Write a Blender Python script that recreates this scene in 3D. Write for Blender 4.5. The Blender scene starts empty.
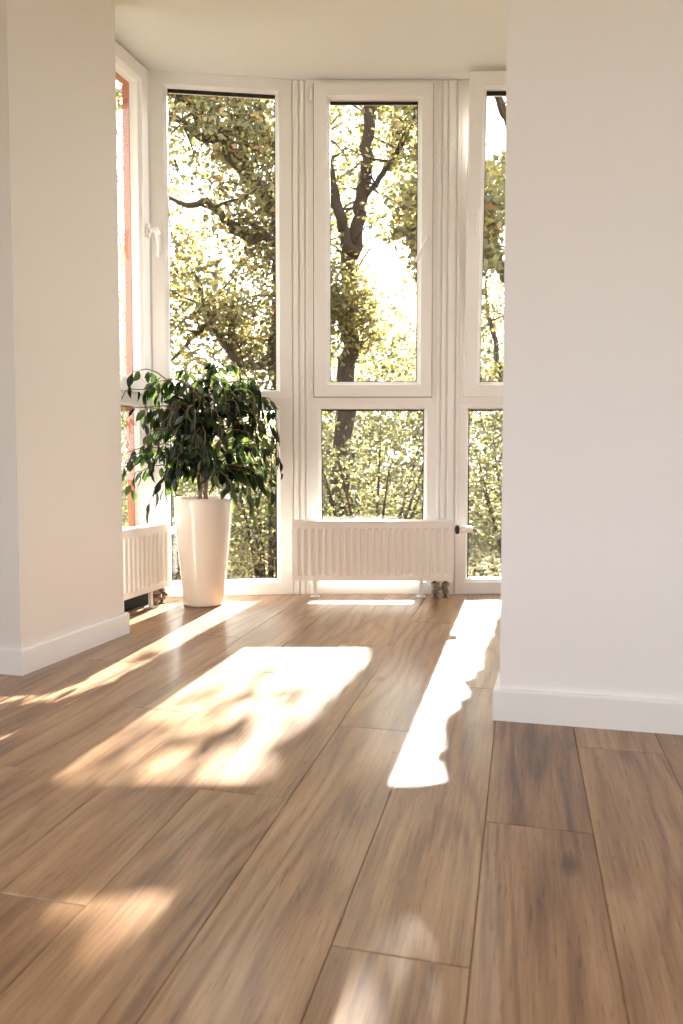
import bpy, bmesh, math, random
import numpy as np
from mathutils import Vector, Matrix, noise as mnoise

random.seed(7)
rng = np.random.default_rng(11)
SC = bpy.context.scene
COL = SC.collection
R = math.radians

# ------------------------------------------------------------------ frames of reference (metres; camera stands at x=y=0)
CEIL = 2.529
SUN_AZ, SUN_TAN = R(13.8), 0.403          # the low sun stands behind the windows, a little to the right
TO_SUN = Vector((math.sin(SUN_AZ), math.cos(SUN_AZ), SUN_TAN)).normalized()
PL_A = R(13.7)                             # planks run this way
PA = np.array([math.sin(PL_A), math.cos(PL_A)])      # along
PC = np.array([math.cos(PL_A), -math.sin(PL_A)])     # across


class Facet:
    """one face of the bay: s runs along it to the right, t points into the room"""
    def __init__(self, o, d):
        l = math.hypot(*d)
        self.o, self.d = o, (d[0] / l, d[1] / l)
        self.n = (self.d[1], -self.d[0])

    def p(self, s, t, z):
        return Vector((self.o[0] + self.d[0] * s + self.n[0] * t, self.o[1] + self.d[1] * s + self.n[1] * t, z))


PK, P1 = (-.92, 3.617), (-.205, 3.706)
FL = Facet(PK, (P1[0] - PK[0], P1[1] - PK[1]))
FC = Facet(P1, (1, 0))
FF = Facet(PK, (.297, .955))
WORLD = Facet((0, 0), (1, 0))              # p(s,t,z) = (s,-t,z)


# ------------------------------------------------------------------ mesh helpers
class MB:
    def __init__(self):
        self.v, self.f, self.sm, self.mi = [], [], [], []
        self.m = 0

    def add(self, vs, fs, smooth=False):
        b = len(self.v)
        self.v += [tuple(x) for x in vs]
        for f in fs:
            self.f.append(tuple(i + b for i in f))
            self.sm.append(smooth)
            self.mi.append(self.m)
        return self

    def box(self, F, s0, s1, t0, t1, z0, z1, ch=0.0):
        if ch <= 0:
            vs = [F.p(s, t, z) for z in (z0, z1) for t in (t0, t1) for s in (s0, s1)]
            fs = [(0, 1, 3, 2), (4, 6, 7, 5), (0, 4, 5, 1), (2, 3, 7, 6), (0, 2, 6, 4), (1, 5, 7, 3)]
            return self.add(vs, fs)
        bm = bmesh.new()
        vs = [bm.verts.new(F.p(s, t, z)) for z in (z0, z1) for t in (t0, t1) for s in (s0, s1)]
        for f in [(0, 1, 3, 2), (4, 6, 7, 5), (0, 4, 5, 1), (2, 3, 7, 6), (0, 2, 6, 4), (1, 5, 7, 3)]:
            bm.faces.new([vs[i] for i in f])
        bmesh.ops.recalc_face_normals(bm, faces=bm.faces)
        bmesh.ops.bevel(bm, geom=list(bm.edges), offset=ch, segments=2, affect='EDGES', profile=.5)
        bm.verts.index_update()
        self.add([v.co for v in bm.verts], [[v.index for v in f.verts] for f in bm.faces])
        bm.free()
        return self

    def prism(self, poly, z0, z1):
        n = len(poly)
        vs = [(x, y, z0) for x, y in poly] + [(x, y, z1) for x, y in poly]
        fs = [tuple(range(n))[::-1], tuple(range(n, 2 * n))] + [(i, (i + 1) % n, n + (i + 1) % n, n + i) for i in range(n)]
        return self.add(vs, fs)

    def ring(self, F, outer, inner, prof, tf=None):
        """a mitred frame: prof = [(k, t)] from the outer edge (k=0) to the inner edge (k=1)"""
        vs, n = [], len(prof)
        for k, t in prof:
            s0, s1 = outer[0] + (inner[0] - outer[0]) * k, outer[1] + (inner[1] - outer[1]) * k
            z0, z1 = outer[2] + (inner[2] - outer[2]) * k, outer[3] + (inner[3] - outer[3]) * k
            for s, z in ((s0, z0), (s1, z0), (s1, z1), (s0, z1)):
                p = F.p(s, t, z) if tf is None else F.p(*tf(s, t, z))
                vs.append(p)
        fs = []
        for i in range(n):
            a, b = i * 4, ((i + 1) % n) * 4
            for j in range(4):
                q = (j + 1) % 4
                fs.append((a + j, a + q, b + q, b + j))
        return self.add(vs, fs)

    def tube(self, pts, rad, seg=8, smooth=True, cap=True):
        pts = [Vector(p) for p in pts]
        n = len(pts)
        if not hasattr(rad, '__len__'):
            rad = [rad] * n
        vs, up = [], None
        for i, p in enumerate(pts):
            t = (pts[min(i + 1, n - 1)] - pts[max(i - 1, 0)])
            if t.length < 1e-9:
                t = Vector((0, 0, 1))
            t.normalize()
            if up is None:
                up = Vector((1, 0, 0)) if abs(t.x) < .8 else Vector((0, 1, 0))
            x = (up - t * up.dot(t)).normalized()
            y = t.cross(x)
            up = x
            for k in range(seg):
                a = 2 * math.pi * k / seg
                vs.append(p + (x * math.cos(a) + y * math.sin(a)) * rad[i])
        fs = []
        for i in range(n - 1):
            for k in range(seg):
                q = (k + 1) % seg
                fs.append((i * seg + k, i * seg + q, (i + 1) * seg + q, (i + 1) * seg + k))
        if cap:
            fs.append(tuple(range(seg))[::-1])
            fs.append(tuple(range((n - 1) * seg, n * seg)))
        return self.add(vs, fs, smooth)

    def lathe(self, c, prof, seg=48, axis=None, smooth=True):
        """prof = [(r, h)] round the axis through c"""
        ax = Vector(axis or (0, 0, 1)).normalized()
        u = Vector((1, 0, 0)) if abs(ax.x) < .8 else Vector((0, 1, 0))
        x = (u - ax * u.dot(ax)).normalized()
        y = ax.cross(x)
        vs = []
        for r, h in prof:
            for k in range(seg):
                a = 2 * math.pi * k / seg
                vs.append(Vector(c) + ax * h + (x * math.cos(a) + y * math.sin(a)) * r)
        fs = []
        for i in range(len(prof) - 1):
            for k in range(seg):
                q = (k + 1) % seg
                fs.append((i * seg + k, i * seg + q, (i + 1) * seg + q, (i + 1) * seg + k))
        fs.append(tuple(range(seg))[::-1])
        fs.append(tuple(range((len(prof) - 1) * seg, len(prof) * seg)))
        return self.add(vs, fs, smooth)

    def build(self, name, mats, parent=None, fix=True, var=None):
        me = bpy.data.meshes.new(name)
        me.from_pydata(self.v, [], self.f)
        if not isinstance(mats, (list, tuple)):
            mats = [mats]
        for m in mats:
            me.materials.append(m)
        me.polygons.foreach_set('use_smooth', self.sm)
        me.polygons.foreach_set('material_index', self.mi)
        if fix:
            bm = bmesh.new()
            bm.from_mesh(me)
            bmesh.ops.recalc_face_normals(bm, faces=bm.faces)
            bm.to_mesh(me)
            bm.free()
        me.update()
        o = bpy.data.objects.new(name, me)
        COL.objects.link(o)
        if parent is not None:
            o.parent = parent
            o.matrix_parent_inverse = Matrix.Translation(parent.location).inverted()
        return o


def thing(name, label, cat, loc, group=None):
    o = bpy.data.objects.new(name, None)
    o.empty_display_size = .1
    COL.objects.link(o)
    o.location = loc
    o['label'], o['category'] = label, cat
    if group:
        o['group'] = group
    return o


def struct(o, label=None, cat=None):
    o['kind'] = 'structure'
    if label:
        o['label'] = label
    if cat:
        o['category'] = cat
    return o


# ------------------------------------------------------------------ materials
def new_mat(name):
    m = bpy.data.materials.new(name)
    m.use_nodes = True
    nt = m.node_tree
    nt.nodes.clear()
    return m, nt, nt.nodes, nt.links


def N(nt, typ, **kw):
    n = nt.nodes.new(typ)
    for k, v in kw.items():
        if k in n.inputs:
            n.inputs[k].default_value = v
        else:
            setattr(n, k, v)
    return n


def principled(name, col, rough=.5, spec=.5, metal=0.0, bump=0.0, bscale=60, vary=0.0, coat=0.0):
    m, nt, ns, ln = new_mat(name)
    b = N(nt, 'ShaderNodeBsdfPrincipled')
    b.inputs['Base Color'].default_value = (*col, 1)
    b.inputs['Roughness'].default_value = rough
    b.inputs['Metallic'].default_value = metal
    b.inputs['Specular IOR Level'].default_value = spec
    b.inputs['Coat Weight'].default_value = coat
    b.inputs['Coat Roughness'].default_value = .05
    out = N(nt, 'ShaderNodeOutputMaterial')
    ln.new(b.outputs[0], out.inputs[0])
    if bump or vary:
        tc = N(nt, 'ShaderNodeTexCoord')
        no = N(nt, 'ShaderNodeTexNoise')
        no.inputs['Scale'].default_value = bscale
        no.inputs['Detail'].default_value = 4
        ln.new(tc.outputs['Object'], no.inputs['Vector'])
        if bump:
            bp = N(nt, 'ShaderNodeBump')
            bp.inputs['Strength'].default_value = bump
            bp.inputs['Distance'].default_value = .002
            ln.new(no.outputs[0], bp.inputs['Height'])
            ln.new(bp.outputs[0], b.inputs['Normal'])
        if vary:
            no2 = N(nt, 'ShaderNodeTexNoise')
            no2.inputs['Scale'].default_value = bscale * .06
            ln.new(tc.outputs['Object'], no2.inputs['Vector'])
            mx = N(nt, 'ShaderNodeMix', data_type='RGBA')
            mx.inputs[6].default_value = (*[c * (1 - vary) for c in col], 1)
            mx.inputs[7].default_value = (*[min(1, c * (1 + vary)) for c in col], 1)
            ln.new(no2.outputs[0], mx.inputs[0])
            ln.new(mx.outputs[2], b.inputs['Base Color'])
    return m


def glass_mat():
    m, nt, ns, ln = new_mat('window_glass')
    tr = N(nt, 'ShaderNodeBsdfTransparent')
    tr.inputs[0].default_value = (.97, .975, .965, 1)
    gl = N(nt, 'ShaderNodeBsdfGlossy')
    gl.inputs['Roughness'].default_value = .01
    fr = N(nt, 'ShaderNodeFresnel')
    ge = N(nt, 'ShaderNodeNewGeometry')
    io = N(nt, 'ShaderNodeMapRange')          # the same air-to-glass index on both faces of the thin pane
    io.inputs[3].default_value = 1.5
    io.inputs[4].default_value = 1 / 1.5
    ln.new(ge.outputs['Backfacing'], io.inputs[0])
    ln.new(io.outputs[0], fr.inputs[0])
    mx = N(nt, 'ShaderNodeMixShader')
    out = N(nt, 'ShaderNodeOutputMaterial')
    ln.new(fr.outputs[0], mx.inputs[0])
    ln.new(tr.outputs[0], mx.inputs[1])
    ln.new(gl.outputs[0], mx.inputs[2])
    ln.new(mx.outputs[0], out.inputs[0])
    return m


def leaf_mat(name, cols, trans, tfac=.5, rough=.5, gloss=.04):
    """cols: stops of reflected colour by the leaf's own number; trans: colour of light through the blade"""
    m, nt, ns, ln = new_mat(name)
    at = N(nt, 'ShaderNodeAttribute', attribute_name='var')
    r1 = N(nt, 'ShaderNodeValToRGB')
    r2 = N(nt, 'ShaderNodeValToRGB')
    for r, cc in ((r1, cols), (r2, trans)):
        el = r.color_ramp.elements
        while len(el) < len(cc):
            el.new(.5)
        for e, (pos, c) in zip(el, cc):
            e.position = pos
        for e, (pos, c) in zip(el, cc):
            e.color = (*c, 1)
        ln.new(at.outputs['Fac'], r.inputs[0])
    d = N(nt, 'ShaderNodeBsdfDiffuse')
    t = N(nt, 'ShaderNodeBsdfTranslucent')
    g = N(nt, 'ShaderNodeBsdfGlossy')
    g.inputs['Roughness'].default_value = rough
    a = N(nt, 'ShaderNodeMixShader')
    a.inputs[0].default_value = tfac
    b = N(nt, 'ShaderNodeMixShader')
    b.inputs[0].default_value = gloss
    out = N(nt, 'ShaderNodeOutputMaterial')
    ln.new(r1.outputs[0], d.inputs[0])
    ln.new(r2.outputs[0], t.inputs[0])
    ln.new(d.outputs[0], a.inputs[1])
    ln.new(t.outputs[0], a.inputs[2])
    ln.new(a.outputs[0], b.inputs[1])
    ln.new(g.outputs[0], b.inputs[2])
    ln.new(b.outputs[0], out.inputs[0])
    return m


def wood_mat():
    m, nt, ns, ln = new_mat('oak_planks')
    out = N(nt, 'ShaderNodeOutputMaterial')
    b = N(nt, 'ShaderNodeBsdfPrincipled')
    ln.new(b.outputs[0], out.inputs[0])
    uv = N(nt, 'ShaderNodeUVMap', uv_map='UVMap')
    at = N(nt, 'ShaderNodeAttribute', attribute_name='var')
    sep = N(nt, 'ShaderNodeSeparateXYZ')
    ln.new(uv.outputs[0], sep.inputs[0])

    def mth(op, a, b_=None, c=None):
        n = N(nt, 'ShaderNodeMath', operation=op)
        for i, x in enumerate((a, b_, c)):
            if x is None:
                continue
            if isinstance(x, (int, float)):
                n.inputs[i].default_value = x
            else:
                ln.new(x, n.inputs[i])
        return n.outputs[0]

    def vec(x, y, z):
        n = N(nt, 'ShaderNodeCombineXYZ')
        for i, q in enumerate((x, y, z)):
            if isinstance(q, (int, float)):
                n.inputs[i].default_value = q
            else:
                ln.new(q, n.inputs[i])
        return n.outputs[0]

    def nz(v, detail=3, rough=.55):
        n = N(nt, 'ShaderNodeTexNoise')
        n.inputs['Scale'].default_value = 1
        n.inputs['Detail'].default_value = detail
        n.inputs['Roughness'].default_value = rough
        ln.new(v, n.inputs['Vector'])
        return n.outputs[0]
    U, V, K = sep.outputs[0], sep.outputs[1], at.outputs['Fac']
    k1 = mth('MULTIPLY', K, 57.0)
    big = nz(vec(mth('MULTIPLY', U, 1.3), mth('MULTIPLY_ADD', V, 9.0, k1), k1), 2)
    mid = nz(vec(mth('MULTIPLY', U, 3.0), mth('MULTIPLY_ADD', V, 34.0, k1), k1), 4)
    fine = nz(vec(mth('MULTIPLY', U, 14.0), mth('MULTIPLY_ADD', V, 420.0, k1), k1), 3)
    # cathedral figure: rings of a slowly wandering field
    warp = nz(vec(mth('MULTIPLY', U, .9), mth('MULTIPLY_ADD', V, 6.0, k1), mth('ADD', k1, 9.0)), 2, .45)
    rv = mth('MULTIPLY_ADD', warp, 46.0, mth('MULTIPLY', V, 75.0))
    ring = mth('SINE', mth('MULTIPLY_ADD', mid, 2.5, rv))
    ring = mth('MULTIPLY_ADD', ring, .5, .5)
    ring = mth('POWER', ring, 2.0)
    streak = nz(vec(mth('MULTIPLY', U, 1.1), mth('MULTIPLY_ADD', V, 38.0, k1), mth('ADD', k1, 3.0)), 3, .6)
    # knots
    vo = N(nt, 'ShaderNodeTexVoronoi')
    vo.inputs['Scale'].default_value = 1
    vo.inputs['Randomness'].default_value = 1
    ln.new(vec(mth('MULTIPLY_ADD', U, 1.9, k1), mth('MULTIPLY_ADD', V, 4.6, k1), mth('MULTIPLY', k1, .3)), vo.inputs['Vector'])
    kd = mth('ADD', vo.outputs['Distance'], mth('MULTIPLY_ADD', mid, .12, -.06))
    knot = N(nt, 'ShaderNodeMapRange')
    knot.inputs[1].default_value = .03
    knot.inputs[2].default_value = .085
    knot.inputs[3].default_value = 1
    knot.inputs[4].default_value = 0
    ln.new(kd, knot.inputs[0])
    grain = nz(vec(mth('MULTIPLY', U, 5.0), mth('MULTIPLY_ADD', V, 130.0, k1), mth('ADD', k1, 5.0)), 4, .65)
    tone = mth('MULTIPLY_ADD', big, .80, mth('MULTIPLY', streak, .36))
    tone = mth('ADD', mth('MULTIPLY_ADD', grain, .55, tone), -.345)
    tone = mth('ADD', tone, mth('MULTIPLY_ADD', ring, -.17, .075))
    tone = mth('ADD', tone, mth('MULTIPLY_ADD', fine, .34, -.17))
    tone = mth('ADD', tone, mth('MULTIPLY_ADD', K, .14, -.07))
    pore = N(nt, 'ShaderNodeMapRange')
    pore.inputs[1].default_value = .60
    pore.inputs[2].default_value = .74
    pore.inputs[3].default_value = 0
    pore.inputs[4].default_value = .20
    ln.new(nz(vec(mth('MULTIPLY', U, 22.0), mth('MULTIPLY_ADD', V, 210.0, k1), mth('ADD', k1, 13.0)), 2, .5), pore.inputs[0])
    tone = mth('SUBTRACT', tone, pore.outputs[0])
    rp = N(nt, 'ShaderNodeValToRGB')
    el = rp.color_ramp.elements
    el.new(.45)
    el.new(.6)
    for e, (p, c) in zip(el, ((.2, (.105, .050, .022)), (.44, (.232, .122, .058)), (.6, (.32, .182, .090)), (.85, (.45, .285, .155)))):
        e.position = p
        e.color = (*c, 1)
    ln.new(tone, rp.inputs[0])
    mx = N(nt, 'ShaderNodeMix', data_type='RGBA')
    mx.inputs[7].default_value = (.05, .027, .016, 1)
    ln.new(mth('MULTIPLY', knot.outputs[0], .75), mx.inputs[0])
    ln.new(rp.outputs[0], mx.inputs[6])
    ln.new(mx.outputs[2], b.inputs['Base Color'])
    ln.new(mth('MULTIPLY_ADD', fine, .16, .30), b.inputs['Roughness'])
    b.inputs['Specular IOR Level'].default_value = .5
    b.inputs['Coat Weight'].default_value = .35
    b.inputs['Coat Roughness'].default_value = .16
    bp = N(nt, 'ShaderNodeBump')
    bp.inputs['Strength'].default_value = .22
    bp.inputs['Distance'].default_value = .0012
    ln.new(mth('MULTIPLY_ADD', ring, .35, fine), bp.inputs['Height'])
    ln.new(bp.outputs[0], b.inputs['Normal'])
    return m


M_WALLW = principled('white_wall_paint', (.86, .845, .85), .55, .3, bump=.05, bscale=220)
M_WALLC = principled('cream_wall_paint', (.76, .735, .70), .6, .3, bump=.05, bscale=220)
M_CEIL = principled('ceiling_paint', (.74, .735, .72), .8, .2)
M_TRIMW = principled('white_lacquer', (.85, .84, .84), .35, .5)
M_PVC = principled('white_pvc', (.82, .805, .79), .32, .5)
M_BROWN = principled('red_brown_foil', (.42, .11, .04), .45, .4, vary=.2, bscale=50)
M_SEALGAP = principled('black_seal_gap', (.02, .02, .02), .6, .3)
M_NEARBLACK = principled('near_black', (.012, .018, .022), .6, .3, vary=.2)
M_RAD = principled('radiator_enamel', (.79, .765, .735), .3, .5)
M_GRILL = principled('grille_shadow', (.25, .24, .23), .6, .3)
M_BRASS = principled('aged_nickel', (.30, .235, .18), .38, .5, metal=.85)
M_BLACKP = principled('black_plastic', (.025, .025, .027), .4, .5)
M_POT = principled('cream_gloss_lacquer', (.77, .705, .625), .16, .5, coat=.6)
M_SOIL = principled('potting_soil', (.035, .025, .018), .9, .2, bump=.8, bscale=90, vary=.4)
M_BARK = principled('oak_bark', (.040, .028, .020), .9, .2, bump=.8, bscale=18, vary=.3)
M_FICUSB = principled('ficus_bark', (.15, .10, .068), .75, .3, bump=.4, bscale=120, vary=.25)
M_GROUND = principled('leaf_litter', (.16, .13, .06), .95, .1, bump=.6, bscale=14, vary=.5)
M_GLASS = glass_mat()
M_WOOD = wood_mat()
M_OAK = leaf_mat('oak_leaves', [(0, (.045, .043, .018)), (.5, (.10, .093, .032)), (.93, (.20, .165, .065)), (1, (.28, .12, .045))],
                 [(0, (.065, .062, .016)), (.5, (.26, .24, .065)), (.93, (.50, .42, .15)), (1, (.55, .24, .07))], .5)
M_BUSH = leaf_mat('bush_leaves', [(0, (.030, .032, .014)), (.5, (.085, .084, .036)), (1, (.22, .20, .09))],
                  [(0, (.036, .039, .013)), (.5, (.14, .138, .046)), (1, (.48, .42, .16))], .5, gloss=.05)
M_FICUS = leaf_mat('ficus_leaves', [(0, (.006, .013, .009)), (.6, (.014, .027, .013)), (1, (.038, .068, .024))],
                   [(0, (.012, .024, .006)), (.6, (.05, .085, .014)), (1, (.16, .23, .04))], .45, rough=.3, gloss=.03)

# ------------------------------------------------------------------ floor: one skin of oak planks
A_W = (-1.022, 2.331)                       # front corner of the left pier
E_W = (-.854, 2.875)                        # its far end
U_ = (.297, .955)
N_ = (-.955, .297)
W_ = (-.966, .258)
B_W = (.419, 1.931)                         # free edge of the right wall
EX = (.9744, -.2249)
EM = (.2249, .9744)
B_W2 = (B_W[0] + U_[0] * .6, B_W[1] + U_[1] * .6)


def along(p, d, k):
    return (p[0] + d[0] * k, p[1] + d[1] * k)


L_FR = along(A_W, W_, 1.0)
R_FR = along(B_W, EX, 2.7)
L_BK = along(L_FR, EM, -5.4)
R_BK = along(R_FR, EM, -5.0)


def make_floor():
    PW, PLN, GAP, DEP = .196, 1.24, .0016, .0022
    vs, fs, var, uvs = [], [], [], []

    def wp(a, c, z):
        return (PA[0] * a + PC[0] * c, PA[1] * a + PC[1] * c, z)
    r = random.Random(3)
    for i in range(-15, 18):
        c0 = -.060 + (i - 1) * PW
        off = 1.826 - .413 * ((0 - i) % 3) if True else 0
        # strip starting at across c0: c (-.256..-.06) has joints at .9865 etc.
        j = {2: 1.826, 1: 1.403, 0: .9865}[i % 3]
        a = j - PLN * 7
        while a < 4.6:
            a0, a1 = a, a + PLN
            a += PLN
            k, uo, vo = r.random(), r.random() * 40, r.random() * 40
            b = len(vs)
            for (g, z) in ((0, -DEP), (GAP, 0)):
                vs += [wp(a0 + g, c0 + g, z), wp(a1 - g, c0 + g, z), wp(a1 - g, c0 + PW - g, z), wp(a0 + g, c0 + PW - g, z)]
            fl = [(4, 5, 6, 7)] + [(q, (q + 1) % 4, 4 + (q + 1) % 4, 4 + q) for q in range(4)]
            for f in fl:
                fs.append(tuple(b + q for q in f))
                var.append(k)
                for q in f:
                    p = vs[b + q]
                    uvs.append((p[0] * PA[0] + p[1] * PA[1] + uo, p[0] * PC[0] + p[1] * PC[1] + vo))
    me = bpy.data.meshes.new('floor')
    me.from_pydata(vs, [], fs)
    ul = me.uv_layers.new(name='UVMap')
    ul.data.foreach_set('uv', np.array(uvs, dtype=np.float32).ravel())
    at = me.attributes.new('var', 'FLOAT', 'FACE')
    at.data.foreach_set('value', np.array(var, dtype=np.float32))
    me.materials.append(M_WOOD)
    me.materials.append(M_SEALGAP)
    bm = bmesh.new()
    bm.from_mesh(me)

    def cut(p, q):        # keep the right-hand side of p->q
        d = Vector((q[0] - p[0], q[1] - p[1], 0)).normalized()
        nrm = Vector((-d.y, d.x, 0))
        bmesh.ops.bisect_plane(bm, geom=bm.verts[:] + bm.edges[:] + bm.faces[:], plane_co=(p[0], p[1], 0), plane_no=nrm,
                               clear_outer=True, dist=1e-6)
    cut(FL.p(0, -.03, 0), FL.p(1, -.03, 0))
    cut(FC.p(0, -.03, 0), FC.p(1, -.03, 0))
    cut(along(R_FR, EX, .1), along(R_BK, EX, .1))
    cut(along(R_BK, EM, -.1), along(L_BK, EM, -.1))
    cut(along(L_BK, EX, -.1), along(L_FR, EX, -.1))
    # screed under the planks closes the joints
    poly = [FL.p(0, -.03, 0), FL.p(.725, -.03, 0), FC.p(1.5, -.03, 0), along(R_FR, EX, .1), along(along(R_BK, EM, -.1), EX, .1),
            along(along(L_BK, EM, -.1), EX, -.1), along(along(L_FR, EX, -.1), EM, .6)]
    for z0, z1 in ((-.12, -.0022),):
        lo = [bm.verts.new((p[0], p[1], z0)) for p in poly]
        hi = [bm.verts.new((p[0], p[1], z1)) for p in poly]
        n = len(poly)
        nf = [bm.faces.new(hi[::-1]), bm.faces.new(lo)]
        for q in range(n):
            nf.append(bm.faces.new((hi[q], hi[(q + 1) % n], lo[(q + 1) % n], lo[q])))
        for f in nf:
            f.material_index = 1
    bmesh.ops.recalc_face_normals(bm, faces=[f for f in bm.faces if f.material_index == 1])
    for f in bm.faces:
        f.normal_update()
        if f.material_index == 0 and f.normal.z < 0:
            f.normal_flip()
    bm.to_mesh(me)
    bm.free()
    o = bpy.data.objects.new('floor', me)
    COL.objects.link(o)
    struct(o)


make_floor()

# ------------------------------------------------------------------ room shell
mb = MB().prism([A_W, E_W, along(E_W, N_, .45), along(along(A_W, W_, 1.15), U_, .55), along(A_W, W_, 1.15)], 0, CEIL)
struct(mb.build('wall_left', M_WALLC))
mb = MB().prism([B_W, B_W2, along(along(B_W2, EX, 2.85), EM, .0), along(B_W, EX, 2.85)], 0, CEIL)
struct(mb.build('wall_right', M_WALLW))
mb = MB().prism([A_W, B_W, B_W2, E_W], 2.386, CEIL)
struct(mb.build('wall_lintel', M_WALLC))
big = [FL.p(-.3, -.12, 0), FL.p(.735, -.12, 0), FC.p(1.75, -.12, 0), along(along(R_FR, EX, .3), EM, .7), along(along(R_BK, EM, -.3), EX, .3),
       along(along(L_BK, EM, -.3), EX, -.3), along(along(L_FR, EX, -.3), EM, .6)]
mb = MB().prism([(p[0], p[1]) for p in big], CEIL, CEIL + .25)
struct(mb.build('ceiling', M_CEIL))
# hidden cheeks of the bay
e1 = FF.p(-.70, 0, 0)
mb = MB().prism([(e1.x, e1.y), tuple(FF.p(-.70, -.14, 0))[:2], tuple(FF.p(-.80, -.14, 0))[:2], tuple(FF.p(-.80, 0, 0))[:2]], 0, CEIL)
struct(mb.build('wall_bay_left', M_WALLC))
mb = MB().prism([(1.27, 3.78), (1.42, 3.78), (1.42, 2.2), (1.27, 2.3)], 0, CEIL)
struct(mb.build('wall_bay_right', M_WALLW))


def wall_open(name, p, q, openings, th=.2):
    """a wall from p to q (room on its right-hand side) with real openings"""
    F = Facet(p, (q[0] - p[0], q[1] - p[1]))
    L = math.hypot(q[0] - p[0], q[1] - p[1])
    mb, s = MB(), -th
    for (s0, s1, z0, z1) in sorted(openings):
        mb.box(F, s, s0, -th, 0, 0, CEIL)
        if z0 > 0:
            mb.box(F, s0, s1, -th, 0, 0, z0)
        mb.box(F, s0, s1, -th, 0, z1, CEIL)
        s = s1
    mb.box(F, s, L + th, -th, 0, 0, CEIL)
    struct(mb.build(name, M_WALLW))
    return F, L


PROF = [(0, -.07), (0, -.002), (.03, 0), (.80, 0), (.84, -.005), (1, -.016), (1, -.07)]
BPROF = [(0, -.092), (0, -.0702), (1.0, -.0702), (1.0, -.092)]
SPROF = [(0, -.02), (0, .015), (.03, .018), (.78, .018), (.83, .012), (1, .0), (1, -.055), (.35, -.055), (.35, -.02)]


def pane(F, r, parent, t0=-.044, t1=-.020, tf=None):
    mb = MB()
    s0, s1, z0, z1 = r
    vs = []
    for z in (z0, z1):
        for t in (t0, t1):
            for s in (s0, s1):
                vs.append(F.p(s, t, z) if tf is None else F.p(*tf(s, t, z)))
    mb.add(vs, [(0, 1, 3, 2), (4, 6, 7, 5), (0, 4, 5, 1), (2, 3, 7, 6), (0, 2, 6, 4), (1, 5, 7, 3)])
    return mb.build('glass_pane', M_GLASS, parent)


def handle(F, s, z, ang, parent, tf=None, base_t=.018):
    """lever handle: rose, neck and a bent lever hanging at ang from straight down"""
    T = (lambda p: p) if tf is None else tf
    mb = MB()
    pt = lambda a, t, b: F.p(*T((s + a, base_t + t, z + b))) if tf is None else F.p(*tf(s + a, base_t + t, z + b))
    vs = []
    for t in (-.002, .010):
        for k in range(16):
            a = 2 * math.pi * k / 16
            ex = .013 * math.copysign(abs(math.cos(a)) ** .6, math.cos(a))
            ez = .033 * math.copysign(abs(math.sin(a)) ** .6, math.sin(a))
            vs.append(pt(ex, t, ez))
    mb.add(vs, [tuple(range(16, 32))] + [(k, (k + 1) % 16, 16 + (k + 1) % 16, 16 + k) for k in range(16)])
    mb.tube([pt(0, .008, 0), pt(0, .030, 0), pt(0, .043, 0)], [.010, .0095, .0105], 12)
    d = (math.sin(ang), -math.cos(ang))
    path = [(-.012, .043), (0, .046), (.02, .050), (.05, .053), (.09, .051), (.115, .046), (.124, .043)]
    mb.tube([pt(d[0] * k, t, d[1] * k) for k, t in path], [.007, .0105, .0105, .0098, .0092, .009, .005], 12)
    return mb.build('handle', M_PVC, parent)


def ctr(F, s, z=0):
    return F.p(s, 0, z)


# window_1: narrow casement on the far left, seen almost edge-on
P1F = [(0, -.042), (0, -.002), (.03, 0), (.80, 0), (.84, -.004), (1, -.012), (1, -.042)]
S1F = [(0, -.014), (0, .015), (.03, .018), (.78, .018), (.83, .012), (1, .002), (1, -.040), (.35, -.040), (.35, -.014)]
mb = MB()
mb.ring(FF, (-.70, -.004, .965, CEIL), (-.645, -.050, 1.012, 2.482), P1F)
mb.ring(FF, (-.70, -.004, .10, .965), (-.60, -.096, .21, .930), P1F)
w1 = struct(mb.build('window_1', M_PVC), 'narrow white casement window at far left, seen almost edge-on beside the pier', 'window')
mb = MB().ring(FF, (-.665, -.034, .992, 2.510), (-.575, -.100, 1.066, 2.430), S1F)
s1 = mb.build('sash', M_PVC, w1)
pane(FF, (-.575, -.100, 1.066, 2.430), s1, -.036, -.018)
handle(FF, -.050, 1.762, R(8), s1)
pane(FF, (-.60, -.096, .21, .930), w1, -.036, -.018)
mb = MB().ring(FF, (-.70, -.005, .10, CEIL), (-.60, -.100, .215, 2.432), [(0, -.078), (0, -.0425), (1, -.0425), (1, -.078)])
mb.box(FF, -.60, -.100, -.078, -.0425, .925, 1.07)
mb.build('brown_outer_frame', M_BROWN, w1)['label'] = 'red-brown outer face of the frame'
mb = MB().box(FF, -.72, -.075, -.045, .052, 0, .098)  # near-black box on the floor below the far left window
struct(mb.build('trim_5', M_NEARBLACK), 'near-black strip under the far left window behind the radiator', 'plinth')

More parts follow.
